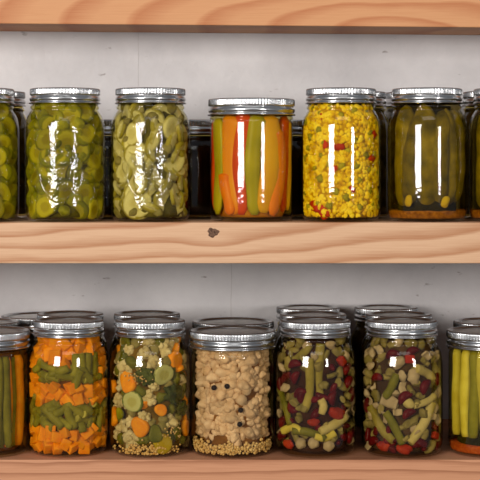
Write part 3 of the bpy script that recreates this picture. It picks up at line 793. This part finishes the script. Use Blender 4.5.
# ---- K0: sticks
for i, (u, mat, r, lb) in enumerate([(-36, F_CAR, 5, 'carrot'), (-26, F_BEAN, 4.5, 'bean'), (-15, F_CAR, 5.5, 'carrot'), (-5, F_BEAN, 4.5, 'bean'), (6, F_CAR, 5.0, 'carrot'), (16, F_BEAN, 5.2, 'bean'), (25, F_BEAN, 5.0, 'bean'), (35, F_CAR, 6.0, 'carrot')]):
    me = m_stick('carrot_stick' if lb == 'carrot' else 'green_bean', 92, r, mat, i+3, bend=2 if i % 2 else -1.5, n=10 if lb == 'carrot' else 14, seg=20, flat=.95, tipa=.6, tipb=.6)
    pos = ('out of view at far left', 'out of view, second from left', 'third from left', 'just inside the picture edge', 'by the picture edge', 'left of the thick pair', 'beside the carrot stick', 'against the right glass edge')[i]
    put(K0, me, 'carrot_stick' if lb == 'carrot' else 'green_bean', ('orange carrot stick ' if lb == 'carrot' else 'upright green bean ')+pos+' of the stick jar', 'carrot' if lb == 'carrot' else 'bean', ('carrot sticks' if lb == 'carrot' else 'green beans')+' in the jar at the bottom left edge', u=u, z=55, mode='stick', a=(.02, -.03, 0, .05, -.02, .04, -.05, .01)[i])
for i in range(7):
    put(K0, m_stick('green_bean', 90, 5, F_BEAN if i % 2 else F_CAR, i+60, bend=2, seg=16), 'green_bean' if i % 2 else 'carrot_stick', ('green bean' if i % 2 else 'carrot stick')+' deeper inside the stick jar, between the front ones', 'bean' if i % 2 else 'carrot', ('green beans' if i % 2 else 'carrot sticks')+' deeper in the bottom left jar', th=-.2+i*.27, z=54, mode='stick', depth=5)

# ---- K1: layered carrots and beans
cub = [m_cube('carrot_cube', 13+i, 11+i*.5, 12-i*.6, F_CAR, i) for i in range(4)]
bs = [m_stick('green_bean_piece', 17+i*3, 4.3, F_BEAN, i, bend=1.2, matend=F_BEANE, seg=8, tipa=.95, tipb=.95) for i in range(4)]
wh = 'of the carrot and bean jar'
def layer_set(zr, kind, sep, seed, n, where):
    thr = (-1.9, 1.9)
    if kind == 'c':
        scatter(K1, cub, 'carrot_cube', f'orange carrot cube in the {where} '+wh, 'carrot', f'carrot cubes in the {where} '+wh, n, zr, sep, 'rand', seed, thr=thr, s=(.74, 1.0))
    else:
        scatter(K1, bs, 'green_bean_piece', f'cut green bean piece in the {where} '+wh, 'bean', f'cut green beans in the {where} '+wh, n, zr, sep, 'stick', seed, thr=thr, s=(.85, 1.1), jit=.35, depth=.5)
for u, a in ((11, .1), (17, -.05), (23, .12), (29, .0)):
    put(K1, bs[2], 'green_bean_piece', f'upright cut green bean {wh}, in the sheaf of four', 'bean', 'sheaf of four upright bean pieces', u=u, py=366, mode='stick', a=a, s=1.05)
put(K1, bs[3], 'green_bean_piece', 'diagonal green bean piece left of centre in the lower bean layer', 'bean', None, u=-12, py=418, mode='stick', a=-.85, s=1.1)
put(K1, bs[1], 'green_bean_piece', 'cut green bean pointing outward at upper left of centre, by the bright glare', 'bean', None, u=-6, py=372, mode='stick', a=1.2, s=1.1)
layer_set((7, 27), 'c', 9.8, 1, 60, 'bottom layer')
layer_set((33, 50), 'b', 9.0, 2, 40, 'lower bean layer')
layer_set((55, 71), 'c', 9.8, 3, 40, 'middle layer')
scatter(K1, bs, 'green_bean_piece', 'cut green bean piece in the upper bean layer '+wh, 'bean', 'cut green beans in the upper layer '+wh, 16, (76, 92), 9.0, 'stick', 4, thr=(-.9, .9), s=(.85, 1.1), jit=.35)
layer_set((74, 119), 'c', 9.8, 5, 60, 'top layer')
for zr, k, sd in (((8, 28), 'c', 21), ((32, 52), 'b', 22), ((54, 72), 'c', 23), ((76, 94), 'b', 24), ((94, 119), 'c', 25)):
    K1['placed'] = [q for q in K1['placed']]
    if k == 'c': scatter(K1, cub, 'carrot_cube', 'orange carrot cube deeper inside '+wh[3:], 'carrot', 'carrot cubes deeper inside', 22, zr, 7.0, 'rand', sd, s=(.8, 1.0), depth=4)
    else: scatter(K1, bs, 'green_bean_piece', 'cut green bean deeper inside '+wh[3:], 'bean', 'cut green beans deeper inside', 22, zr, 6.5, 'stick', sd, s=(.8, 1.0), depth=4)

# ---- K2: garden mix
fl = [m_floret('cauliflower_floret', 12.5+i, F_CAULY, i) for i in range(3)]
cs = [m_chip('cucumber_slice', 12, 5, F_SLICEP, 71, .2), m_chip('cucumber_slice', 11, 5, F_SLICEP, 72, .2)]
cr = m_chip('carrot_slice', 7.5, 6, F_CAR, 9)
crb = m_chip('carrot_slice', 10.5, 7, F_CAR, 10, 0, .1)
herb = m_blob('dill_sprig', 11, 5, 10, F_HERB, 3.3, 4, .5, 2.0, bumps=40)
wh = 'in the mixed vegetable jar'
def P(me, nm, lb, cat, u, py, mode='face', a=0, s=1.0, jit=.2, g=None, J=K2, depth=0):
    return put(J, me, nm, lb+' '+(wh if J is K2 else ''), cat, g, u=u, py=py, mode=mode, a=a, s=s, jit=jit, rnd=random.Random(int(py*7+u)), depth=depth)
P(cs[0], 'cucumber_slice', 'pale green cucumber slice left of centre', 'cucumber', -15, 402, s=.95, jit=.1)
P(cs[1], 'cucumber_slice', 'seeded cucumber slice at upper right', 'cucumber', 15, 375, s=1.0, jit=.15)
P(crb, 'carrot_slice', 'large orange carrot piece at upper left', 'carrot', -21, 383, s=1.05)
P(crb, 'carrot_slice', 'orange carrot slice by the upper right glass edge', 'carrot', 28, 363, s=1.0)
P(cr, 'carrot_slice', 'small round carrot slice right of the middle', 'carrot', 12, 410, s=.85, jit=.05)
P(crb, 'carrot_slice', 'orange carrot piece low in the centre', 'carrot', -8, 427, s=.95)
P(crb, 'carrot_slice', 'carrot piece at the lower left edge', 'carrot', -36, 421, s=.9)
P(cr, 'carrot_slice', 'red-orange piece at the left glass edge', 'carrot', -37, 390, s=.9)
P(crb, 'carrot_slice', 'carrot piece at the lower right edge', 'carrot', 36, 432, s=.8)
P(herb, 'dill_sprig', 'dark green dill clump at middle right', 'dill', 27, 395, 'stick', 0, 1.1)
P(herb, 'dill_sprig', 'dark green dill clump in the upper centre', 'dill', -2, 376, 'stick', .4, .8)
P(herb, 'dill_sprig', 'dill clump at the lower right edge', 'dill', 33, 412, 'stick', .4, .8)
P(fl[1], 'cauliflower_floret', 'cauliflower floret at upper left', 'cauliflower', -28, 370, 'stick', .7, .95)
P(fl[0], 'cauliflower_floret', 'small cauliflower floret high at left', 'cauliflower', -22, 352, 'stick', .2, .7)
P(fl[0], 'cauliflower_floret', 'cauliflower floret under the lid at centre', 'cauliflower', -4, 355, 'stick', -.6, .75)
P(fl[1], 'cauliflower_floret', 'cauliflower floret above the seeded cucumber slice', 'cauliflower', 6, 362, 'stick', .9, .7)
P(fl[2], 'cauliflower_floret', 'cauliflower floret under the lid at right', 'cauliflower', 18, 352, 'stick', .4, .7)
P(fl[0], 'cauliflower_floret', 'cauliflower floret at the left edge below the middle', 'cauliflower', -33, 404, 'stick', 0, .8)
P(fl[2], 'cauliflower_floret', 'wide cauliflower floret at lower right', 'cauliflower', 25, 424, 'stick', -1.2, .85)
P(fl[1], 'cauliflower_floret', 'small cauliflower bit left of the round carrot slice', 'cauliflower', -5, 417, 'stick', .5, .6)
P(fl[2], 'cauliflower_floret', 'cauliflower floret at the left, second from bottom', 'cauliflower', -30, 429, 'stick', 1.0, .75)
P(fl[1], 'cauliflower_floret', 'large cauliflower floret at the bottom left', 'cauliflower', -20, 443, 'stick', .2, .95)
P(m_chip('yellow_squash_slice', 11, 6, F_GARL, 5), 'yellow_squash_slice', 'yellow slice at the bottom right', 'squash', 14, 444, s=.95)
P(m_chip('green_pepper_piece', 6, 4, F_CHIPG, 5, 0, .15), 'green_pepper_piece', 'bright green piece under the pale cucumber slice', 'pepper', -27, 415, s=.9)
P(m_chip('green_pepper_piece', 9, 5, F_STEM, 6, 0, .15), 'green_pepper_piece', 'dark green piece low at right of centre', 'pepper', 7, 434, s=.9)
P(m_chip('green_pepper_piece', 9, 5, F_STEM, 7, 0, .2), 'green_pepper_piece', 'olive green piece at the top left', 'pepper', -24, 344, s=.9)
stem = [m_stick('vegetable_stem', 18, 5.5, F_STEM, i, seg=8) for i in range(2)]
mx = [m_blob('pickled_vegetable_piece', 8, 6, 6.5, F_STEM, 2.2, 3, .3), m_blob('pickled_vegetable_piece', 8, 6, 7, F_CEL, 1.2, 3, .3)]
scatter(K2, fl, 'cauliflower_floret', 'small cauliflower floret between the larger pieces '+wh, 'cauliflower', 'small florets '+wh, 26, (14, 119), 12, 'rand', 3, s=(.5, .7), depth=2.0)
scatter(K2, mx, 'green_vegetable_piece', 'dull green vegetable piece filling a gap '+wh, 'vegetable', 'green pieces '+wh, 46, (14, 119), 10, 'rand', 4, s=(.8, 1.2), depth=3)
scatter(K2, [cr, crb], 'carrot_slice', 'carrot slice between the larger pieces '+wh, 'carrot', 'small carrot slices '+wh, 10, (14, 119), 9, 'rand', 9, s=(.6, .8), depth=1)

def seeds(J, name, label, n, zf, thf, seed, r0=1.25, dep=(1.2, 3.5)):
    rnd = random.Random(seed); parts = []
    for i in range(n):
        th = thf(rnd); z = zf(rnd); rr = r_in(J['T'], z)-rnd.uniform(*dep); k = rnd.uniform(.8, 1.15)*r0
        v, f = ico(2); c = (math.sin(th)*rr, -math.cos(th)*rr, z)
        parts.append(([(p[0]*k+c[0], p[1]*k+c[1], p[2]*k+c[2]) for p in v], f, 0))
    V, F, I = join(parts); o = link(name, mesh_from(name, V, F, [F_MUST])); o.location = (J['x']*MM, J['y']*MM, J['base']*MM)
    tag(o, label, 'seeds', None, 'stuff')
seeds(K2, 'mustard_seeds', 'pale mustard seeds on the floor of the mixed garden vegetable jar', 170, lambda r: 3.6+abs(r.gauss(0, 5)), lambda r: r.gauss(-.1, .5), 1)
seeds(K2, 'mustard_seeds', 'mustard seeds clinging below the glare of the mixed vegetable jar', 34, lambda r: r.gauss(82, 4), lambda r: r.gauss(-.3, .18), 2, .85, (.9, 1.6))
seeds(K2, 'mustard_seeds', 'mustard seeds at lower right above the yellow slice in the mixed jar', 26, lambda r: r.gauss(26, 3), lambda r: r.gauss(.65, .14), 3, .9, (.9, 1.6))

# ---- K3: cauliflower
fc = [m_floret('cauliflower_floret', 14+i*1.2, F_CAUL, i+9) for i in range(4)]
for u, py, s, a, lb in ((-4, 417, 1.2, .3, 'largest cauliflower floret in the middle, under the lowest peppercorn'), (17, 412, 1.0, .8, 'cauliflower floret right of the largest one'), (-27, 428, 1.1, -.6, 'yellowish cauliflower floret at lower left'),
        (-20, 378, 1.05, .2, 'cauliflower floret at upper left of the peppercorns'), (12, 386, 1.1, .5, 'cauliflower floret right of the upper peppercorns'), (-12, 395, .9, 1.2, 'cauliflower floret under the upper peppercorns'),
        (-34, 385, .9, 0, 'cauliflower floret at the left glass edge, upper half'), (33, 392, .95, 0, 'cauliflower floret at the right glass edge, upper half'), (-8, 359, .9, 0, 'cauliflower floret under the lid, left of centre'), (20, 361, .95, .4, 'cauliflower floret under the lid, right of centre'),
        (-31, 405, .95, .4, 'cauliflower floret at the left edge, below the middle'), (35, 418, .85, .4, 'cauliflower floret at the right edge, lower half'), (18, 434, .9, .9, 'cauliflower floret low at right'), (2, 438, .85, 2, 'low cauliflower floret just above the mustard seeds'), (-30, 360, .9, .4, 'cauliflower floret under the lid at the left')):
    put(K3, fc[int(py) % 4], 'cauliflower_floret', lb+' of the cauliflower jar', 'cauliflower', 'cauliflower florets in the wide jar', u=u, py=py, mode='stick', a=a, s=s*1.1)
scatter(K3, fc, 'cauliflower_floret', 'cauliflower floret filling in between the larger ones of the cauliflower jar', 'cauliflower', 'smaller florets in the wide jar', 50, (20, 112), 13.0, 'rand', 5, s=(.7, .95), depth=2.2)
scatter(K3, fc, 'cauliflower_floret', 'cauliflower floret deeper inside the wide cauliflower jar', 'cauliflower', 'deeper florets in the wide jar', 60, (20, 114), 10, 'rand', 6, s=(.7, .9), depth=4.5)
pc = m_blob('peppercorn', 2.7, 2.7, 2.7, F_PCORN, .5, 3, .12, 3)
for u, py, lb in ((-17.5, 388, 'black peppercorn, upper left of three'), (-5, 386, 'black peppercorn, upper right of three'), (8, 410, 'black peppercorn, the lowest of three'), (7, 424, 'half hidden peppercorn under the lowest whole one')):
    put(K3, pc, 'peppercorn', lb+' in the cauliflower jar', 'peppercorn', 'peppercorns in the cauliflower jar', u=u, py=py, mode='stick')
seeds(K3, 'mustard_seeds', 'thick bed of mustard seeds under the cauliflower florets', 430, lambda r: r.uniform(3.6, 13)+(r.random() < .25)*r.uniform(0, 6), lambda r: r.uniform(-1.7, 1.7), 5, 1.5, (1.6, 5))

# ---- K4, K5: bean salads
kb = [m_kidney('kidney_bean', 15+i, F_KID, i) for i in range(3)]
on = [m_petal('onion_piece', 13, 9, 2.4, F_ONI, 0), m_blob('onion_piece', 6.5, 3.5, 5, F_ONI, 3.1, 3, .35), m_blob('onion_piece', 5, 3.5, 6.5, F_ONI, 5.1, 3, .4)]
ce = [m_stick('celery_piece', 12, 5.5, F_CEL, i+5, seg=6, flat=.6, bend=2) for i in range(3)]
tm = m_blob('tomato_piece', 9, 5, 6, F_TOM, 4.4, 3, .4, 1.3)
tcu = m_cube('tomato_piece', 10, 6, 9, F_TOM, 5)
def pod(L, r, mat=F_POD, seed=1, bend=2): return m_stick('bean_pod', L, r, mat, seed, bend=bend, seg=14, matend=F_PODP, tipa=.75, tipb=.95, n=14)
wh4 = 'in the upright-pod bean salad'; wh5 = 'in the diagonal-pod bean salad'
def Q(J, me, nm, lb, cat, u, py, a=0, s=1.0, mode='stick', jit=.1, depth=0):
    put(J, me, nm, lb+' '+(wh4 if J is K4 else wh5), cat, None, u=u, py=py, mode=mode, a=a, s=s, jit=jit, rnd=random.Random(int(py*3+u)), depth=depth)
Q(K4, pod(62, 5.0, seed=1, bend=-1.5), 'bean_pod', 'long upright green pod right of the glare', 'bean', 3, 375, 0, jit=0)
Q(K4, m_stick('bean_pod', 15, 4.2, F_PODP, 5, seg=6), 'bean_pod', 'pale pod tip below the long upright pod', 'bean', 5, 406, -.05, jit=0)
Q(K4, pod(54, 4.6, F_POD, 2, 3), 'bean_pod', 'upright pod left of centre', 'bean', -9, 385, .1, jit=0)
Q(K4, pod(34, 4.8, F_PODP, 3), 'bean_pod', 'pale pod lying diagonal at lower right', 'bean', 17, 425, 1.15)
Q(K4, pod(34, 4.2, F_STEM, 4, 4), 'bean_pod', 'dark green pod low across the middle', 'bean', -8, 434, -1.35)
Q(K4, pod(22, 4.0, F_WAX, 5, 3), 'bean_pod', 'bright yellow pod near the bottom, centre right', 'bean', 8, 436, 1.5)
Q(K4, pod(26, 4.2, F_WAX, 6, 3), 'bean_pod', 'yellow pod at the lower left', 'bean', -26, 431, -1.6)
Q(K4, pod(40, 4.0, F_STEM, 7, 4), 'bean_pod', 'green pod curving down the left side', 'bean', -32, 409, -.5)
Q(K4, pod(30, 4.4, F_POD, 8, 4), 'bean_pod', 'green pod slanting under the shoulder at left', 'bean', -20, 356, 1.0)
Q(K4, tm, 'tomato_piece', 'large red tomato piece right of centre', 'tomato', 20, 414, .3, 1.1)
Q(K4, tcu, 'tomato_piece', 'red tomato piece at the upper right', 'tomato', 24, 362, .8, .9)
Q(K4, tm, 'tomato_piece', 'orange-red tomato piece below the middle', 'tomato', -4, 422, 0, .7)
Q(K4, tm, 'tomato_piece', 'dull red piece at the bottom left', 'tomato', -28, 446, 0, .8)
for i, (u, py, a) in enumerate([(-21, 378, .5), (-17, 393, 1.2), (-15, 396, .3), (-36, 388, 0), (-33, 425, .6), (-34, 440, 1.2), (30, 370, .8), (15, 398, .3), (35, 398, 0), (33, 440, .5), (-22, 365, 1.4), (32, 384, 1.0)]):
    lb = ('upper left of the left pod', 'left of the upright pods, middle height', 'touching the left upright pod', 'at the left glass edge, upper half', 'at the left edge, lower third', 'at the lowest left edge', 'at upper right under the tomato piece',
          'above the large tomato piece', 'at the right glass edge', 'at the bottom right edge', 'highest on the left', 'on the right above the middle')[i]
    Q(K4, kb[i % 3], 'kidney_bean', 'dark red kidney bean '+lb, 'bean', u, py, a, 1.0)
scatter(K4, on, 'onion_piece', 'pale onion piece '+wh4, 'onion', 'onion pieces '+wh4, 20, (8, 119), 10.5, 'stick', 3, s=(.7, 1.0), jit=.6)
scatter(K4, ce, 'celery_piece', 'green celery piece '+wh4, 'celery', 'celery pieces '+wh4, 26, (8, 119), 9, 'rand', 4, s=(.7, 1.1), depth=.5)
cn = m_blob('chickpea', 5.2, 4.8, 5.0, F_ONI, 7.7, 3, .2)
for u, py, lb in ((-17, 444, 'left'), (-4, 443, 'middle'), (12, 446, 'right')): Q(K4, cn, 'chickpea', lb+' one of three pale round beans at the bottom', 'bean', u, py, s=1.15)
scatter(K4, kb, 'kidney_bean', 'kidney bean deeper inside '+wh4, 'bean', 'deeper kidney beans '+wh4, 26, (10, 110), 8, 'rand', 7, depth=3, s=(.9, 1.1))
scatter(K4, ce, 'celery_piece', 'celery piece deeper inside '+wh4, 'celery', 'deeper celery '+wh4, 30, (8, 119), 7, 'rand', 8, depth=3, s=(.9, 1.1))

Q(K5, pod(48, 5.2, F_PODP, 11, 3), 'bean_pod', 'largest pale pod slanting up to the right', 'bean', 18, 424, .62, jit=0)
Q(K5, pod(44, 5.0, F_POD, 12, -3), 'bean_pod', 'pod slanting down to the right at lower left', 'bean', -25, 426, -.75, jit=0)
Q(K5, pod(36, 4.4, F_STEM, 13, 2), 'bean_pod', 'darker green pod left of centre near the bottom', 'bean', -11, 428, -.5, jit=0)
Q(K5, pod(28, 4.4, F_STEM, 14, 2), 'bean_pod', 'dark green pod at upper left of centre', 'bean', -14, 386, .5)
Q(K5, pod(30, 4.8, F_PODP, 15, 2), 'bean_pod', 'pale pod at the upper right, pointing down right', 'bean', 22, 374, -1.1)
Q(K5, pod(28, 3.6, F_PODP, 16, 2), 'bean_pod', 'thin pale pod right of the middle', 'bean', 20, 402, 1.3)
Q(K5, m_blob('chickpea', 6, 4, 4.6, F_PODP, 2.1), 'chickpea', 'pale oval bean in the middle', 'bean', 3, 403, .6, 1.1)
Q(K5, on[0], 'onion_piece', 'large translucent onion piece left of the middle', 'onion', -16, 402, .3, 1.5)
Q(K5, on[1], 'onion_piece', 'pale onion piece under the lid at upper centre', 'onion', 8, 377, 1.3, 1.2)
Q(K5, on[2], 'onion_piece', 'onion piece at the shoulder, left of the tomato', 'onion', -8, 362, 1.3, 1.2)
Q(K5, tcu, 'tomato_piece', 'orange-red tomato piece under the lid', 'tomato', 4, 359, 0, 1.0)
Q(K5, tcu, 'tomato_piece', 'orange tomato piece at the bottom right', 'tomato', 30, 438, .4, .8)
Q(K5, tm, 'tomato_piece', 'dull red piece along the bottom, left', 'tomato', -22, 447, 0, .9)
Q(K5, tm, 'tomato_piece', 'dull red piece along the bottom, centre', 'tomato', -2, 449, 0, .9)
for i, (u, py, a) in enumerate([(-27, 379, 1.4), (-13, 355, 1.2), (-1, 397, .9), (3, 413, 1.1), (-36, 410, -.5), (20, 387, .6), (33, 381, .4), (-30, 444, 1.2), (14, 444, 1.5), (7, 352, 1)]):
    lb = ('at the upper left by the glass', 'under the lid at left', 'in the middle above the oval bean', 'in the middle below the oval bean', 'at the left glass edge', 'right of the middle, upper half', 'near the right glass edge', 'at the bottom left', 'at the bottom, right of centre', 'under the lid by the tomato')[i]
    Q(K5, kb[i % 3], 'kidney_bean', 'dark red kidney bean '+lb, 'bean', u, py, a, 1.05)
scatter(K5, on, 'onion_piece', 'pale onion piece '+wh5, 'onion', 'onion pieces '+wh5, 24, (8, 119), 10.5, 'stick', 13, s=(.8, 1.1), jit=.6)
scatter(K5, ce, 'celery_piece', 'green celery piece '+wh5, 'celery', 'celery pieces '+wh5, 26, (8, 119), 9, 'rand', 14, s=(.7, 1.1), depth=.5)
scatter(K5, kb, 'kidney_bean', 'kidney bean deeper inside '+wh5, 'bean', 'deeper kidney beans '+wh5, 14, (8, 30), 8, 'rand', 17, depth=1.5, s=(.8, 1.0))
scatter(K5, ce+on, 'onion_piece', 'onion piece deeper inside '+wh5, 'onion', 'deeper onion '+wh5, 46, (8, 119), 7, 'rand', 18, depth=3, s=(.9, 1.1))

# ---- K6: wax beans
for i, (u, mat, r, a) in enumerate([(-36, F_WAX, 5.5, .0), (-29, F_WAX, 6, .0), (-21, F_WAXG, 6, .02), (-12, F_WAX, 6.4, -.06), (-2, F_WAXG, 5.5, .03), (9, F_WAX, 6, 0), (20, F_WAXG, 6, .02), (30, F_WAX, 6, 0)]):
    me = m_stick('wax_bean', 88 if i != 5 else 60, r, mat, i+40, bend=(1, -1)[i % 2], seg=20, n=14, flat=.95, tipa=.8, tipb=.6)
    lb = ('pale bean against the left glass edge', 'yellow bean, second from the left edge', 'greener bean, third from the left edge', 'broad pale bean, leaning', 'green bean by the picture edge', 'yellow bean just past the picture edge', 'green bean further right', 'last yellow bean')[i]
    put(K6, me, 'wax_bean', lb+' in the wax bean jar', 'bean', 'upright wax beans', u=u, z=63, mode='stick', a=a)
layer(K6, 'spice_sediment', 'orange-red sediment on the floor of the wax bean jar', 'sediment', F_SEDR, 3.0, 10.5, 1.5, 7)

# ------------------------------------------------------------------ embossing on the glass
def on_glass(T, s, z, r):   # arc length s (mm) sideways, height z
    R = float(np.interp(z, T['zs'], T['rs']))+r; th = s/R
    return (math.sin(th)*R, -math.cos(th)*R, z)
def tube_on(T, pts, r=.55, closed=False):
    P_ = [on_glass(T, s, z, -.1) for s, z in pts]
    v = []; f = []; n = 6; m = len(P_)
    for i in range(m):
        a = Vector(P_[(i+1) % m if closed else min(i+1, m-1)])-Vector(P_[(i-1) % m if closed else max(i-1, 0)]); a.normalize()
        nn = Vector((P_[i][0], P_[i][1], 0)).normalized(); b = a.cross(nn).normalized()
        for j in range(n):
            q = 2*math.pi*j/n; v.append(tuple(Vector(P_[i])+nn*r*.7*math.cos(q)+b*r*1.3*math.sin(q)))
    for i in range(m if closed else m-1):
        k = (i+1) % m
        for j in range(n): q = (j+1) % n; f.append((i*n+j, i*n+q, k*n+q, k*n+j))
    return v, f, 0
def medallion(J, dots=True):
    T = J['T']; parts = []; cz, A, B = 48.0, 22.5, 25.0
    el = lambda a, k=1.0: (A*k*math.sin(a), cz+B*k*math.cos(a))
    parts.append(tube_on(T, [el(a) for a in np.linspace(.9, 2*math.pi-.9, 60)], 1.1))
    rnd = random.Random(5)
    for a in np.linspace(1.6, 2*math.pi-1.6, 30):       # beaded outer border
        s, z = el(a, 1.13); v, f = ico(2); c = on_glass(T, s, z, .1); parts.append(([(p[0]*.9+c[0], p[1]*.9+c[1], p[2]*.9+c[2]) for p in v], f, 0))
    for k, (s0, z0) in enumerate([(-8, 66), (-2, 70), (5, 69), (11, 66), (-13, 62), (14, 62)]):   # leaves and fruit in relief
        parts.append(tube_on(T, [(s0+3.6*math.sin(t), z0+2.6*math.cos(t)) for t in np.linspace(0, 5.6, 14)], 1.0, False))
    for row, zz in enumerate((58, 53, 48, 43, 38, 33)):
        for s0 in np.arange(-12+row, 13-row, 4.6):
            s1 = s0+(row % 2)*2.3; parts.append(tube_on(T, [(s1+1.9*math.sin(t), zz+1.8*math.cos(t)) for t in np.linspace(0, 2*math.pi, 11)[:-1]], .85, True))
    V, F, I = join(parts); o = link('embossed_medallion', mesh_from('embossed_medallion', V, F, [OUT_GLASS]), J['root'])
    o['label'] = 'raised oval medallion with beaded rim in the glass'
medallion(J1); medallion(J2)
def ladder(J, s0, z0, z1, n):
    parts = [tube_on(J['T'], [(s0-1.6, z), (s0, z), (s0+1.6, z)], .5) for z in np.linspace(z0, z1, n)]
    V, F, I = join(parts); o = link('measuring_marks', mesh_from('measuring_marks', V, F, [OUT_GLASS]), J['root']); o['label'] = 'column of raised measuring marks in the glass'
ladder(J5, -19, 34, 84, 20); ladder(J5, 17, 34, 84, 20); ladder(J4, 21, 50, 84, 12)
